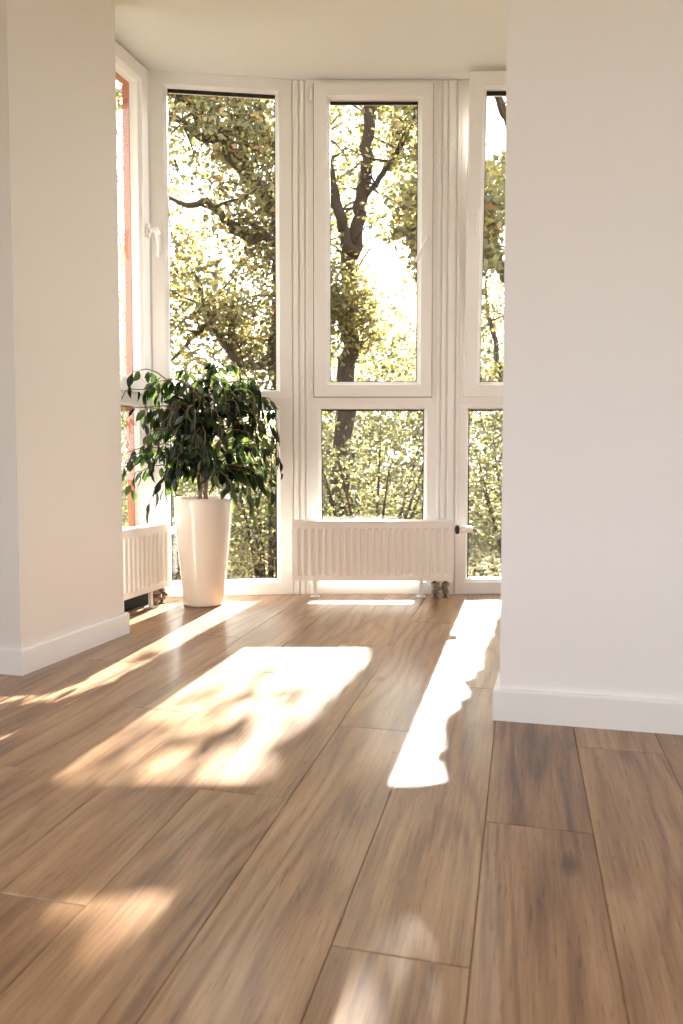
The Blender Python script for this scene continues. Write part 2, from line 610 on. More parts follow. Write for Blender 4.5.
# window_2: tall fixed window behind the plant
mb = MB()
mb.ring(FL, (0.0, .682, 0, .982), (.078, .603, .074, .930), PROF)
mb.ring(FL, (0.0, .682, .982, CEIL), (.085, .604, 1.024, 2.458), PROF)
w2 = struct(mb.build('window_2', M_PVC), 'tall fixed white window with two panes behind the potted plant', 'window')
pane(FL, (.078, .603, .074, .930), w2)
pane(FL, (.085, .604, 1.024, 2.458), w2)
mb = MB().ring(FL, (0.002, .68, .002, .982), (.075, .606, .071, .934), BPROF)
mb.ring(FL, (0.002, .68, .982, CEIL - .002), (.082, .607, 1.020, 2.490), BPROF)
mb.build('brown_outer_frame', M_BROWN, w2)['label'] = 'red-brown outer face of the frame'
mb = MB().ring(FL, (.080, .602, .080, .927), (.085, .597, .085, .922), [(0, -.019), (0, -.0165), (1, -.0165), (1, -.019)])
mb.ring(FL, (.087, .602, 1.027, 2.456), (.0905, .5985, 1.0295, 2.438), [(0, -.019), (0, -.0165), (1, -.0165), (1, -.019)])
mb.build('seal_gap_line', M_SEALGAP, w2)

# window_3: casement in the middle above the radiator
mb = MB()
mb.ring(FC, (.040, .682, .955, CEIL), (.098, .624, 1.016, 2.480), PROF)
mb.ring(FC, (.040, .682, 0, .955), (.103, .619, .074, .930), PROF)
w3 = struct(mb.build('window_3', M_PVC), 'white casement window in the middle above the wide radiator', 'window')
mb = MB().ring(FC, (.069, .652, .990, 2.508), (.149, .581, 1.064, 2.430), SPROF)
s3 = mb.build('sash', M_PVC, w3)
pane(FC, (.149, .581, 1.064, 2.430), s3)
mb = MB().ring(FC, (.150, .580, 1.066, 2.429), (.1535, .5765, 1.0685, 2.416), [(0, -.019), (0, -.012), (1, -.012), (1, -.019)])
mb.build('seal_gap_line', M_SEALGAP, s3)
mb = MB().ring(FC, (.0662, .6548, .9872, 2.5108), (.0702, .6508, .9912, 2.5068), [(0, -.001), (0, .004), (1, .004), (1, -.001)])  # thin black ring painting the shaded gap round the sash
mb.build('seal_gap_line', M_SEALGAP, s3)
handle(FC, .622, 1.745, R(-28), s3)
mb = MB()
for z in (1.03, 2.455):
    mb.tube([FC.p(.059, .012, z - .03), FC.p(.059, .012, z + .03)], .007, 10)
mb.build('hinge', M_PVC, s3)
pane(FC, (.103, .619, .074, .930), w3)
mb = MB().ring(FC, (.042, .680, .002, .955), (.100, .622, .071, .934), BPROF)
mb.ring(FC, (.042, .680, .955, CEIL - .002), (.120, .602, 1.03, 2.46), BPROF)
mb.build('brown_outer_frame', M_BROWN, w3)['label'] = 'red-brown outer face of the frame'
mb = MB().ring(FC, (.104, .618, .076, .929), (.109, .613, .081, .921), [(0, -.019), (0, -.0165), (1, -.0165), (1, -.019)])
mb.build('seal_gap_line', M_SEALGAP, w3)

# window_4: the same casement further right, its sash tilted inwards at the top
TILT = R(4.4)


def tilt(s, t, z, a=TILT):
    zz, tt = z - .992, t + .0
    return (s, tt * math.cos(a) + zz * math.sin(a), .992 + zz * math.cos(a) - tt * math.sin(a))


mb = MB()
mb.ring(FC, (.790, 1.47, .955, CEIL), (.860, 1.385, 1.016, 2.480), PROF)
mb.ring(FC, (.790, 1.47, 0, .955), (.841, 1.385, .074, .930), PROF)
w4 = struct(mb.build('window_4', M_PVC), 'white casement window beside the right wall, its sash tilted open', 'window')
mb = MB().ring(FC, (.812, 1.425, .990, 2.508), (.892, 1.345, 1.064, 2.430), SPROF, tilt)
s4 = mb.build('sash', M_PVC, w4)
pane(FC, (.892, 1.345, 1.064, 2.430), s4, tf=tilt)
mb = MB().ring(FC, (.893, 1.344, 1.066, 2.429), (.8965, 1.3405, 1.0685, 2.412), [(0, -.019), (0, -.012), (1, -.012), (1, -.019)], tilt)
mb.build('seal_gap_line', M_SEALGAP, s4)
handle(FC, .852, 1.86, R(0), s4, tf=tilt)
pane(FC, (.841, 1.385, .074, .930), w4)
mb = MB().ring(FC, (.807, 1.468, .002, .955), (.838, 1.388, .071, .934), BPROF)
mb.ring(FC, (.807, 1.468, .955, CEIL - .002), (.885, 1.37, 1.03, 2.50), BPROF)
mb.build('brown_outer_frame', M_BROWN, w4)['label'] = 'red-brown outer face of the frame'
mb = MB().ring(FC, (.842, 1.384, .076, .929), (.847, 1.379, .081, .921), [(0, -.019), (0, -.0165), (1, -.0165), (1, -.019)])
mb.build('seal_gap_line', M_SEALGAP, w4)

# grooved coupling posts between the windows
mb = MB()
mb.box(FC, -.050, .045, -.085, -.007, 0, CEIL)
mb.box(FC, -.034, -.008, -.03, .004, .0, CEIL - .004, .002)
mb.box(FC, .000, .022, -.03, .004, .0, CEIL - .004, .002)
mb.box(FC, .028, .042, -.03, .002, .0, CEIL - .004, .002)
mb.build('trim_1', M_PVC)
struct(bpy.data.objects['trim_1'])
mb = MB()
mb.box(FC, .678, .810, -.085, -.007, 0, CEIL)
mb.box(FC, .680, .694, -.03, .003, .0, CEIL - .004, .002)
mb.box(FC, .701, .722, -.03, .004, .0, CEIL - .004, .002)
mb.box(FC, .731, .766, -.03, .005, .0, CEIL - .004, .002)
mb.box(FC, .774, .790, -.03, .003, .0, CEIL - .004, .002)
struct(mb.build('trim_2', M_PVC))
mb = MB().prism([tuple(FF.p(-.006, .001, 0))[:2], tuple(FL.p(.006, .001, 0))[:2], tuple(FL.p(.006, -.09, 0))[:2], (-1.0, 3.72), tuple(FF.p(-.006, -.09, 0))[:2]], 0, CEIL)
struct(mb.build('trim_3', M_PVC))

# baseboards
BH = .083


def board(name, pts, th):
    """baseboard following pts, thickness th to the right of the path, top edge eased"""
    mb = MB()
    for (p, q) in zip(pts[:-1], pts[1:]):
        pass
    n = len(pts)
    outs = []
    for i in range(n):
        ds = []
        if i > 0:
            ds.append(Vector((pts[i][0] - pts[i - 1][0], pts[i][1] - pts[i - 1][1])).normalized())
        if i < n - 1:
            ds.append(Vector((pts[i + 1][0] - pts[i][0], pts[i + 1][1] - pts[i][1])).normalized())
        ns = [Vector((d.y, -d.x)) for d in ds]
        b = sum(ns, Vector((0, 0)))
        b.normalize()
        outs.append(b / max(.3, b.dot(ns[0])))
    prof = [(0, 0), (th, 0), (th, BH - .006), (th - .002, BH - .002), (th - .006, BH), (0, BH)]
    vs = []
    for i in range(n):
        for k, z in prof:
            vs.append((pts[i][0] + outs[i].x * k, pts[i][1] + outs[i].y * k, z))
    m = len(prof)
    fs = []
    for i in range(n - 1):
        for j in range(m):
            fs.append((i * m + j, i * m + (j + 1) % m, (i + 1) * m + (j + 1) % m, (i + 1) * m + j))
    fs += [tuple(range(m)), tuple(range((n - 1) * m, n * m))]
    mb.add(vs, fs)
    struct(mb.build(name, M_TRIMW))


board('baseboard_left', [along(A_W, W_, 1.0), A_W, E_W, along(E_W, N_, .2)], .0155)
board('baseboard_right', [along(B_W2, U_, -.02), B_W, along(B_W, EX, 2.7)], .0165)

# ------------------------------------------------------------------ the room the camera stands in: side and back walls with windows
Fb, Lb = wall_open('wall_back', R_BK, L_BK, [(2.95, 4.95, .25, 2.3)])
Fr, Lr = wall_open('wall_side_right', R_FR, R_BK, [(.9, 3.7, .3, 2.3)])
Fs, Ls = wall_open('wall_side_left', L_BK, L_FR, [(.5, 3.9, .25, 2.3)])


def plain_window(name, F, r, mull):
    s0, s1, z0, z1 = r
    mb = MB()
    w = .06
    edges = [s0 + (s1 - s0) * k / mull for k in range(mull + 1)]
    for a, b in zip(edges[:-1], edges[1:]):
        mb.ring(F, (a, b, z0, z1), (a + w, b - w, z0 + w, z1 - w), [(0, -.14), (0, -.06), (.8, -.06), (1, -.075), (1, -.14)])
    w_ = struct(mb.build(name, M_PVC))
    for a, b in zip(edges[:-1], edges[1:]):
        pane(F, (a + w, b - w, z0 + w, z1 - w), w_, -.115, -.095)
    return w_


plain_window('window_5', Fb, (2.95, 4.95, .25, 2.3), 3)
plain_window('window_6', Fr, (.9, 3.7, .3, 2.3), 3)
plain_window('window_7', Fs, (.5, 3.9, .25, 2.3), 4)


# ------------------------------------------------------------------ radiators
def radiator(F, s0, s1, tb, tf, z0, z1, label, feet, valve, head, rib0=None):
    """F: the facet it hangs before; tb..tf = back and front face distance from the facet"""
    w = s1 - s0
    root = thing('radiator', label, 'radiator', F.p((s0 + s1) / 2, (tb + tf) / 2, 0))
    # front panel with pressed vertical ribs
    mb = MB()
    m0, m1, zr0, zr1 = .018, .018, z0 + .030, z1 - .040
    nr = int(round((w - m0 - m1) / .0333))
    pit = (w - m0 - m1) / nr
    prof = [(s0, 0), (s0 + m0 * .9, 0)]
    for k in range(nr):
        b = s0 + m0 + k * pit
        prof += [(b + pit * .16, 0), (b + pit * .30, -.0065), (b + pit * .70, -.0065), (b + pit * .84, 0)]
    prof += [(s1 - m1 * .9, 0), (s1, 0)]
    rows = [(z0, 0), (zr0 - .006, 0), (zr0 + .006, 1), (zr1 - .006, 1), (zr1 + .006, 0), (z1 - .004, 0)]
    vs = [F.p(s, tf + d * k, z) for z, k in rows for s, d in prof]
    n = len(prof)
    fs = [(r * n + i, r * n + i + 1, (r + 1) * n + i + 1, (r + 1) * n + i) for r in range(len(rows) - 1) for i in range(n - 1)]
    mb.add(vs, fs)
    vsb = [F.p(s, tf - .012, z) for z in (z0, z1 - .004) for s in (s0, s1)]
    mb.add(vsb, [(0, 1, 3, 2)])
    mb.build('front_panel', M_RAD, root, fix=False)
    MB().box(F, s0 + .004, s1 - .004, tb, tb + .012, z0, z1 - .006, .002).build('back_panel', M_RAD, root)
    # pressed fins between the panels
    mb = MB()
    k = s0 + .02
    while k < s1 - .02:
        mb.box(F, k, k + .0015, tb + .012, tf - .012, z0 + .02, z1 - .03)
        k += .025
    mb.build('convector_fins', M_RAD, root)
    # top grille
    mb = MB()
    mb.box(F, s0 - .002, s1 + .002, tf - .014, tf + .002, z1 - .010, z1, .003)
    mb.box(F, s0 - .002, s1 + .002, tb, tb + .014, z1 - .010, z1, .003)
    k = s0
    while k < s1:
        mb.box(F, k, k + .006, tb + .014, tf - .014, z1 - .006, z1 - .001)
        k += .0125
    mb.box(F, s0, s1, (tb + tf) / 2 - .004, (tb + tf) / 2 + .004, z1 - .006, z1 - .0005)
    mb.build('top_grille', M_RAD, root)
    for s in (s0, s1):
        sg = -1 if s == s0 else 1
        mb = MB().box(F, min(s, s + sg * .004), max(s, s + sg * .004), tb, tf - .001, z0 + .004, z1 - .003, .001)
        for zz in (z0 + .035, z1 - .045):
            mb.tube([F.p(s, tf - .03, zz), F.p(s + sg * .009, tf - .03, zz)], .009, 12)
        mb.build('side_panel', M_RAD, root)
    for s in feet:
        mb = MB().box(F, s - .008, s + .008, tb + .03, tb + .045, .004, z0 + .02)
        mb.box(F, s - .022, s + .022, tb + .015, tb + .065, 0, .005)
        ft = mb.build('foot', M_RAD, root)
        MB().box(F, s - .022, s + .010, tb + .028, tb + .05, z0 - .006, z0 + .004).build('foot_clamp', M_BRASS, ft)
    # twin shut-off valve
    mb = MB()
    tv = tf - .03
    for q in (valve - .027, valve + .027):
        mb.tube([F.p(q, tv, 0.001), F.p(q, tv, z0 + .01)], .008, 12)
        mb.lathe(F.p(q, tv, 0), [(.017, .001), (.017, .004), (.009, .008)], 20)
        mb.lathe(F.p(q, tv, .018), [(.010, 0), (.0165, .002), (.0165, .018), (.011, .022)], 6, smooth=False)
        mb.lathe(F.p(q, tv, .056), [(.011, 0), (.0175, .002), (.0175, .018), (.010, .022)], 6, smooth=False)
        mb.tube([F.p(q, tv, .047), F.p(q, tv + .028, .047)], .010, 10)
    mb.tube([F.p(valve - .027, tv, .047), F.p(valve + .027, tv, .047)], .008, 10)
    mb.build('valve', M_BRASS, root)['label'] = 'aged metal twin pipe valve'
    # thermostat head at the top right corner
    zc, tc = z1 - .045, tf - .035
    ax = Vector((F.d[0], F.d[1], 0))
    c = F.p(s1 + .004, tc, zc)
    MB().lathe(c, [(.008, 0), (.008, .014)], 20, ax).build('valve_neck', M_BRASS, root)
    th = MB().lathe(c, [(.018, .028), (.0215, .031), (.0215, .052), (.0185, .058), (.0165, .062), (.0165, .090), (.014, .094)], 28, ax).build('thermostat_head', M_TRIMW, root)
    MB().lathe(c, [(.019, .013), (.0225, .016), (.0225, .026), (.019, .028)], 28, ax).build('thermostat_ring', M_BLACKP, th)['label'] = 'black ring on the white thermostat'
    return root


radiator(FC, -.032, .748, .035, .126, .088, .381, 'wide white panel radiator under the middle window', [.075, .600], .690, True)
FRF = Facet((PK[0], PK[1]), (.297, .955))
radiator(FRF, -.58, -.098, .075, .143, .082, .381, 'white panel radiator in the left corner, partly hidden behind the pier', [-.45, -.22], -.150, True)

# ------------------------------------------------------------------ potted weeping fig
POT = Vector((-.648, 3.455, 0))
fig = thing('potted_fig', 'bushy weeping fig in a tall cream glossy planter by the left window', 'potted plant', POT)
mb = MB()
prof = [(.060, .0), (.086, .0005), (.092, .004), (.0945, .012), (.0975, .05), (.103, .11), (.110, .18), (.1175, .26), (.1245, .34), (.1300, .42), (.1335, .48), (.1340, .498), (.1325, .502),
        (.1290, .502), (.1275, .498), (.125, .46), (.120, .455), (.02, .455)]
mb.lathe(POT, prof, 72)
mb.build('planter', M_POT, fig)
mb = MB().lathe(POT, [(.05, .458), (.124, .460), (.124, .474), (.08, .480), (.02, .484)], 40)
mb.build('soil', M_SOIL, fig)


def leaf_blade(vs, fs, var, base, d, side, up, L, Wd, k):
    """pointed drooping blade, folded along its midrib; base, direction, side vector"""
    b = len(vs)
    nrm = up
    for q, w, dz in ((0, 0, 0), (.22, .36, .02), (.48, .5, .03), (.74, .33, .0), (.9, .10, -.05), (1.0, 0, -.09)):
        m = base + d * (L * q) + nrm * (L * dz)
        if w == 0:
            vs.append(m)
        else:
            vs.append(m + side * (Wd * w) + nrm * (Wd * .16))
            vs.append(m)
            vs.append(m - side * (Wd * w) + nrm * (Wd * .16))
    # 0 | 1 2 3 | 4 5 6 | 7 8 9 | 10 11 12 | 13
    f = [(0, 2, 1), (0, 3, 2), (1, 2, 5, 4), (2, 3, 6, 5), (4, 5, 8, 7), (5, 6, 9, 8), (7, 8, 11, 10), (8, 9, 12, 11), (10, 11, 13), (11, 12, 13)]
    for q in f:
        fs.append(tuple(b + i for i in q))
        var.append(k)


def foliage_mesh(name, vs, fs, var, mat, parent=None):
    me = bpy.data.meshes.new(name)
    me.from_pydata([tuple(v) for v in vs], [], fs)
    at = me.attributes.new('var', 'FLOAT', 'FACE')
    at.data.foreach_set('value', np.array(var, dtype=np.float32))
    me.materials.append(mat)
    me.polygons.foreach_set('use_smooth', [True] * len(me.polygons))
    o = bpy.data.objects.new(name, me)
    COL.objects.link(o)
    if parent is not None:
        o.parent = parent
        o.matrix_parent_inverse = Matrix.Translation(parent.location).inverted()
    return o


def clear_of_glass(p, m=.03):
    """keep the plant inside the bay"""
    q = Vector((p.x - PK[0], p.y - PK[1]))
    tl = q.x * FL.n[0] + q.y * FL.n[1]
    tf_ = q.x * FF.n[0] + q.y * FF.n[1]
    return tl > m + .012 and tf_ > m + .01


def make_fig():
    r = random.Random(21)
    stems, vs, fs, var = MB(), [], [], []
    tops = []
    for k in range(4):
        ph = k * math.pi / 2 + .4
        pts = []
        for i in range(12):
            z = .470 + i * .043
            a = ph + i * .42
            rad = .020 + .0035 * max(0, i - 4) ** 1.35
            pts.append(POT + Vector((math.cos(a) * rad, math.sin(a) * rad, z)))
        stems.tube(pts, [.0085 - .0004 * i for i in range(12)], 8)
        tops.append(pts)

    def spray(start, end, lift, nleaf, r0=.0040, tail=.07):
        """one arching twig from a stem to end, its tip and leaves hanging"""
        h = (end - start)
        mid_ = start + Vector((h.x * .55, h.y * .55, max(0, h.z) + lift))
        n = 12
        pts = []
        for i in range(n + 1):
            t = i / n
            q = start * (1 - t) ** 2 + mid_ * (2 * t * (1 - t)) + end * t * t
            q += Vector((r.uniform(-1, 1), r.uniform(-1, 1), r.uniform(-1, 1))) * .004 * min(1, i)
            pts.append(q)
        o = Vector((h.x, h.y, 0))
        o = o.normalized() if o.length > 1e-4 else Vector((1, 0, 0))
        tip = end + o * tail * .25 + Vector((0, 0, -tail))
        pts += [end.lerp(tip, .5) + o * tail * .12, tip]
        n = len(pts) - 1
        stems.tube(pts, [r0 * (1 - .8 * i / n) + .0006 for i in range(n + 1)], 5)
        for i in range(nleaf):
            u = .25 + .75 * (i + r.random() * .9) / nleaf
            f = min(u * n, n - 1e-3)
            a, b = pts[int(f)], pts[int(f) + 1]
            bp = a.lerp(b, f - int(f))
            t = (b - a).normalized()
            sd = Vector((-t.y, t.x, 0))
            if sd.length < 1e-3:
                sd = Vector((1, 0, 0))
            sd = sd.normalized() * (1 if i % 2 else -1)
            ld = (t * r.uniform(.1, .8) + sd * r.uniform(.05, .8) + Vector((r.uniform(-.35, .35), r.uniform(-.35, .35), -r.uniform(.35, 1.5)))).normalized()
            L_ = r.uniform(.047, .076)
            st = bp + ld * .009
            if not clear_of_glass(st + ld * L_, .012) or not clear_of_glass(bp, .012):
                continue
            ax = Vector((r.uniform(-1, 1), r.uniform(-1, 1), r.uniform(-.3, .3)))
            side = ld.cross(ax).normalized()
            up = side.cross(ld).normalized()
            leaf_blade(vs, fs, var, st, ld, side, up, L_, L_ * r.uniform(.38, .50), r.random() ** 1.5)

    def at(z):
        st = tops[r.randrange(4)]
        return min(st, key=lambda q: abs(q.z - z)).copy()
    k = 0
    while k < 80:
        e = Vector((r.uniform(-.345, .335), r.uniform(-.30, .20), r.uniform(.56, 1.06)))
        if (e.x / .35) ** 4 + (e.y / .30) ** 2 > 1 or (e.z > .98 and abs(e.x) > .27) or (e.z < .66 and abs(e.x) < .10):
            continue
        p = Vector((POT.x + e.x, POT.y + e.y, e.z))
        if not clear_of_glass(p, .05):
            continue
        spray(at(min(.93, max(.60, e.z - r.uniform(.02, .22)))), p, r.uniform(.03, .12), r.randint(9, 14), tail=r.uniform(.03, .11))
        k += 1
    # the crown's tips as the plant carries them: x, y from the stem, height
    for (x, y, z, lift, nl, tl) in ((-.30, -.06, 1.075, .06, 12, .06), (-.33, -.08, .99, .05, 12, .10), (-.33, -.10, .90, .06, 12, .08), (-.34, -.13, .70, .10, 14, .05), (-.27, -.14, .62, .08, 14, .10),
                                    (-.19, -.12, .55, .12, 15, .12), (.05, -.02, 1.13, .03, 12, .06), (.16, -.04, 1.12, .03, 12, .08), (-.08, .02, 1.10, .04, 12, .07), (.25, -.02, 1.04, .05, 13, .09),
                                    (.32, -.03, .96, .05, 12, .06), (.34, -.06, .84, .07, 13, .10), (.345, -.05, .72, .10, 14, .10), (.28, -.06, .60, .12, 15, .12), (.22, -.09, .52, .12, 15, .12),
                                    (.20, .0, .66, .1, 13, .12), (-.13, .05, .66, .08, 12, .1), (.10, -.10, 1.02, .05, 13, .1), (-.15, -.10, 1.03, .05, 13, .1), (.02, -.16, .95, .06, 13, .12), (.06, -.20, .74, .08, 13, .1), (-.06, -.22, .70, .08, 13, .1), (.12, -.16, .62, .1, 13, .09), (-.12, -.17, .63, .1, 13, .09),
                                    (.0, -.12, .66, .08, 12, .08), (.13, .08, .64, .08, 12, .08), (-.24, -.02, .80, .08, 13, .1), (.24, .04, .60, .1, 13, .1), (.19, .10, .74, .1, 13, .1), (-.02, .10, .70, .08, 12, .08)):
        p = Vector((POT.x + x, POT.y + y, z))
        spray(at(min(.93, max(.62, z - .1))), p, lift, nl, tail=tl)
    stems.build('stems', M_FICUSB, fig)
    foliage_mesh('foliage', vs, fs, var, M_FICUS, fig)


make_fig()

# ------------------------------------------------------------------ outdoors
GZ = -1.5
DEBUG = False
mb = MB()
n = 48
mb.add([(0, 0, GZ)] + [(math.cos(2 * math.pi * k / n) * 70, math.sin(2 * math.pi * k / n) * 70, GZ) for k in range(n)],
       [(0, 1 + k, 1 + (k + 1) % n) for k in range(n)])
struct(mb.build('ground', M_GROUND), 'leaf-strewn ground under the trees outside', 'ground')


def sun_floor(P):
    """where the shade of points P falls on the floor: (along, across) in plank directions"""
    t = P[:, 2] / TO_SUN.z
    X = P[:, 0] - TO_SUN.x * t
    Y = P[:, 1] - TO_SUN.y * t
    return X * PA[0] + Y * PA[1], X * PC[0] + Y * PC[1]


def gaps(P):
    """openings cut in the leaves through which the low sun reaches the bay (True = leaf stays)"""
    a, c = sun_floor(P)
    rng = np.random.default_rng(len(P))
    edge = np.interp(a, [1.3, 1.52, 1.7, 1.85, 2.2, 2.7, 3.6], [-.12, -.131, -.170, -.178, -.150, -.108, -.06])
    keep = np.ones(len(P), bool)
    m = .06
    r1 = (c > -1.06 - m) & (c < -.44 + m) & (a > 1.32) & (a < 2.9)
    dim = (a < 2.10 + .55 * (c + .75) + .10 * np.sin(c * 13)) & (rng.random(len(P)) < .085) & ~((c > -.78) & (a < 1.60))
    keep &= ~(r1 & ~dim)
    keep &= ~((c > -.30 - m) & (c < edge) & (a > 1.3) & (a < 4.3))
    keep &= ~((c > -1.75) & (c < -1.10) & (a > .3) & (a < 4.3) & (rng.random(len(P)) < .86))
    keep &= ~((c > -1.06) & (c < -.42) & (a >= 2.9) & (a < 4.3))
    keep &= ~((c > -.73) & (c < -.46) & (a > .84) & (a < 1.25))
    keep &= ~((c > -.262) & (c < -.128) & (a > .2) & (a < 1.01))
    return keep


def leaves_np(C, size, asp=.62, flat=.5):
    """rhombic leaves with a folded midrib: arrays of vertices and faces"""
    n = len(C)
    d = rng.normal(size=(n, 3))
    d[:, 2] = d[:, 2] * .6 - .25
    d /= np.linalg.norm(d, axis=1)[:, None]
    h = rng.normal(size=(n, 3))
    s = np.cross(d, h)
    s /= np.linalg.norm(s, axis=1)[:, None]
    nn = np.cross(s, d)
    L = (size * rng.uniform(.65, 1.3, n))[:, None]
    W = L * asp * .5
    v0 = C
    v1 = C + d * L * .45 + s * W + nn * L * .08
    v2 = C + d * L
    v3 = C + d * L * .45 - s * W + nn * L * .08
    V = np.stack([v0, v1, v2, v3], 1).reshape(-1, 3)
    i = np.arange(n)[:, None] * 4
    Fc = np.concatenate([i + np.array([[0, 1, 2]]), i + np.array([[0, 2, 3]])], 1).reshape(-1, 3)
    return V, Fc


def foliage_np(name, C, size, mat, parent=None, asp=.62, tone=None, cut=True):
    if cut:
        C = C[gaps(C)]
        C = C[C[:, 1] > 4.6]
    V, Fc = leaves_np(C, size, asp)
    me = bpy.data.meshes.new(name)
    me.vertices.add(len(V))
    me.vertices.foreach_set('co', V.astype(np.float32).ravel())
    me.loops.add(len(Fc) * 3)
    me.loops.foreach_set('vertex_index', Fc.astype(np.int32).ravel())
    me.polygons.add(len(Fc))
    me.polygons.foreach_set('loop_start', (np.arange(len(Fc)) * 3).astype(np.int32))
    me.polygons.foreach_set('loop_total', np.full(len(Fc), 3, np.int32))
    me.update(calc_edges=True)
    lo, hi = tone or (0, 1)
    k = lo + (hi - lo) * rng.random(len(C))
    at = me.attributes.new('var', 'FLOAT', 'FACE')
    at.data.foreach_set('value', np.repeat(k, 2).astype(np.float32))
    me.materials.append(mat)
    o = bpy.data.objects.new(name, me)
    COL.objects.link(o)
    if parent is not None:
        o.parent = parent
        o.matrix_parent_inverse = Matrix.Translation(parent.location).inverted()
    return o


def smooth_path(pts, k=4):
    """Catmull-Rom through (x, y, z, r)"""
    P = [np.array(p, float) for p in pts]
    P = [2 * P[0] - P[1]] + P + [2 * P[-1] - P[-2]]
    out = []
    for i in range(1, len(P) - 2):
        for j in range(k):
            t = j / k
            out.append(.5 * ((2 * P[i]) + (-P[i - 1] + P[i + 1]) * t + (2 * P[i - 1] - 5 * P[i] + 4 * P[i + 1] - P[i + 2]) * t * t
                             + (-P[i - 1] + 3 * P[i] - 3 * P[i + 1] + P[i + 2]) * t ** 3))
    out.append(P[-2])
    return out


def sun_screen(zone, dist):
    """unseen leaves added towards the sun to block it, above the floor zone (across from, to, along from, to, count)"""
    c0, c1, a0, a1, n = zone
    rng = np.random.default_rng(int(abs(c0) * 1000 + a1 * 100 + n))
    k = rng.integers(0, max(1, n // 26), n)                 # leaves hang in clusters, thinning out past the zone's edge
    kc = rng.uniform(c0 - .10, c1 + .10, n) + rng.normal(size=n) * .10
    ka = rng.uniform(a0 - .3, a1 + .3, n) + rng.normal(size=n) * .25
    kA = rng.uniform(*dist, n)
    c, a, A = kc[k] + rng.normal(size=n) * .09, ka[k] + rng.normal(size=n) * .17, kA[k] + rng.normal(size=n) * .1
    return np.stack([PA[0] * A + PC[0] * c, PA[1] * A + PC[1] * c, (A - a) * SUN_TAN], 1) + rng.normal(size=(n, 3)) * .02


def screen_fringe(c0, c1, a0, a1, n):
    """leaves added at the tall bush to block the sun"""
    rng = np.random.default_rng(77)
    c, a, A = rng.uniform(c0, c1, n), rng.uniform(a0, a1, n), rng.uniform(7.3, 8.3, n)
    return np.stack([PA[0] * A + PC[0] * c, PA[1] * A + PC[1] * c, (A - a) * SUN_TAN], 1)


def tree(name, label, cat, base, limbs, twigs, twig_len, per_twig, size, mat, blobs=(), seed=1, spread=.24, tone=None, group=None, barks=M_BARK, extra=None, prune=None):
    """limbs: polylines of (x, y, z, radius); leafy twigs spring from the thinner limbs; blobs = (centre, radii, clumps, per clump, clump radius)"""
    r = np.random.default_rng(seed)
    root = thing(name, label, cat, base, group)
    mb = MB()
    pts_all = []
    for l in limbs:
        sp = smooth_path(l)
        wob = [np.array([*(r.normal(size=3) * min(.03, q[3] * .35)), 0]) for q in sp]
        sp = [q + w for q, w in zip(sp, wob)]
        mb.tube([q[:3] for q in sp], [max(.006, q[3]) for q in sp], 9)
        if DEBUG:
            aa, cc = sun_floor(np.array([q[:3] for q in sp]))
            print(name, l[0], [(round(float(x), 2), round(float(y), 2), round(q[3], 2)) for x, y, q in zip(aa, cc, sp) if -1.1 < y < 0 and 1.2 < x < 3.6])
        pts_all += [q for q in sp if q[3] < .13]
    clumps = []
    for k in range(twigs):
        q = pts_all[r.integers(len(pts_all))]
        d = r.normal(size=3)
        d[2] = d[2] * .6 + .15
        d /= np.linalg.norm(d)
        L = twig_len * r.uniform(.5, 1.4)
        p = q[:3].copy()
        tp = [p.copy()]
        for i in range(5):
            d = d + r.normal(size=3) * .22 + np.array([0, 0, -.06])
            d /= np.linalg.norm(d)
            p = p + d * L / 5
            tp.append(p.copy())
            if i > 0:
                clumps.append(p.copy())
        tp = np.array(tp)
        if gaps(tp).mean() > .7:
            mb.tube(tp, [max(.004, min(.018, q[3] * .5) * (1 - i / 6)) for i in range(6)], 5)
    C = []
    if clumps:
        cl = np.array(clumps)
        C.append((cl[:, None, :] + r.normal(size=(len(cl), per_twig, 3)) * np.array([spread, spread, spread * .75])).reshape(-1, 3))
    for (c, rad, ncl, per, cr) in blobs:
        u = r.normal(size=(ncl, 3))
        u /= np.linalg.norm(u, axis=1)[:, None]
        cc = np.array(c) + u * (r.random((ncl, 1)) ** .45) * np.array(rad)
        C.append((cc[:, None, :] + r.normal(size=(ncl, per, 3)) * cr).reshape(-1, 3))
    mb.build('trunk', barks, root)
    if extra is not None:
        C.append(extra)
    if C:
        C = [np.concatenate(C)]
        if prune:                                      # the crown is open in front of the fork
            q = C[0]
            C = [q[~((q[:, 0] > prune[0]) & (q[:, 0] < prune[1]) & (q[:, 1] < prune[2]) & (q[:, 2] > prune[3]) & (q[:, 2] < prune[4]) & (r.random(len(q)) < .85))]]
        foliage_np('crown', np.concatenate(C), size, mat, root, tone=tone)
    return root


# forked oak straight behind the middle window (about ten metres out)
def w(u, v, Y, r):       # offsets: u right / v up in hundredths of the distance
    return (u * Y / 100, Y, .696 + v * Y / 100, r)


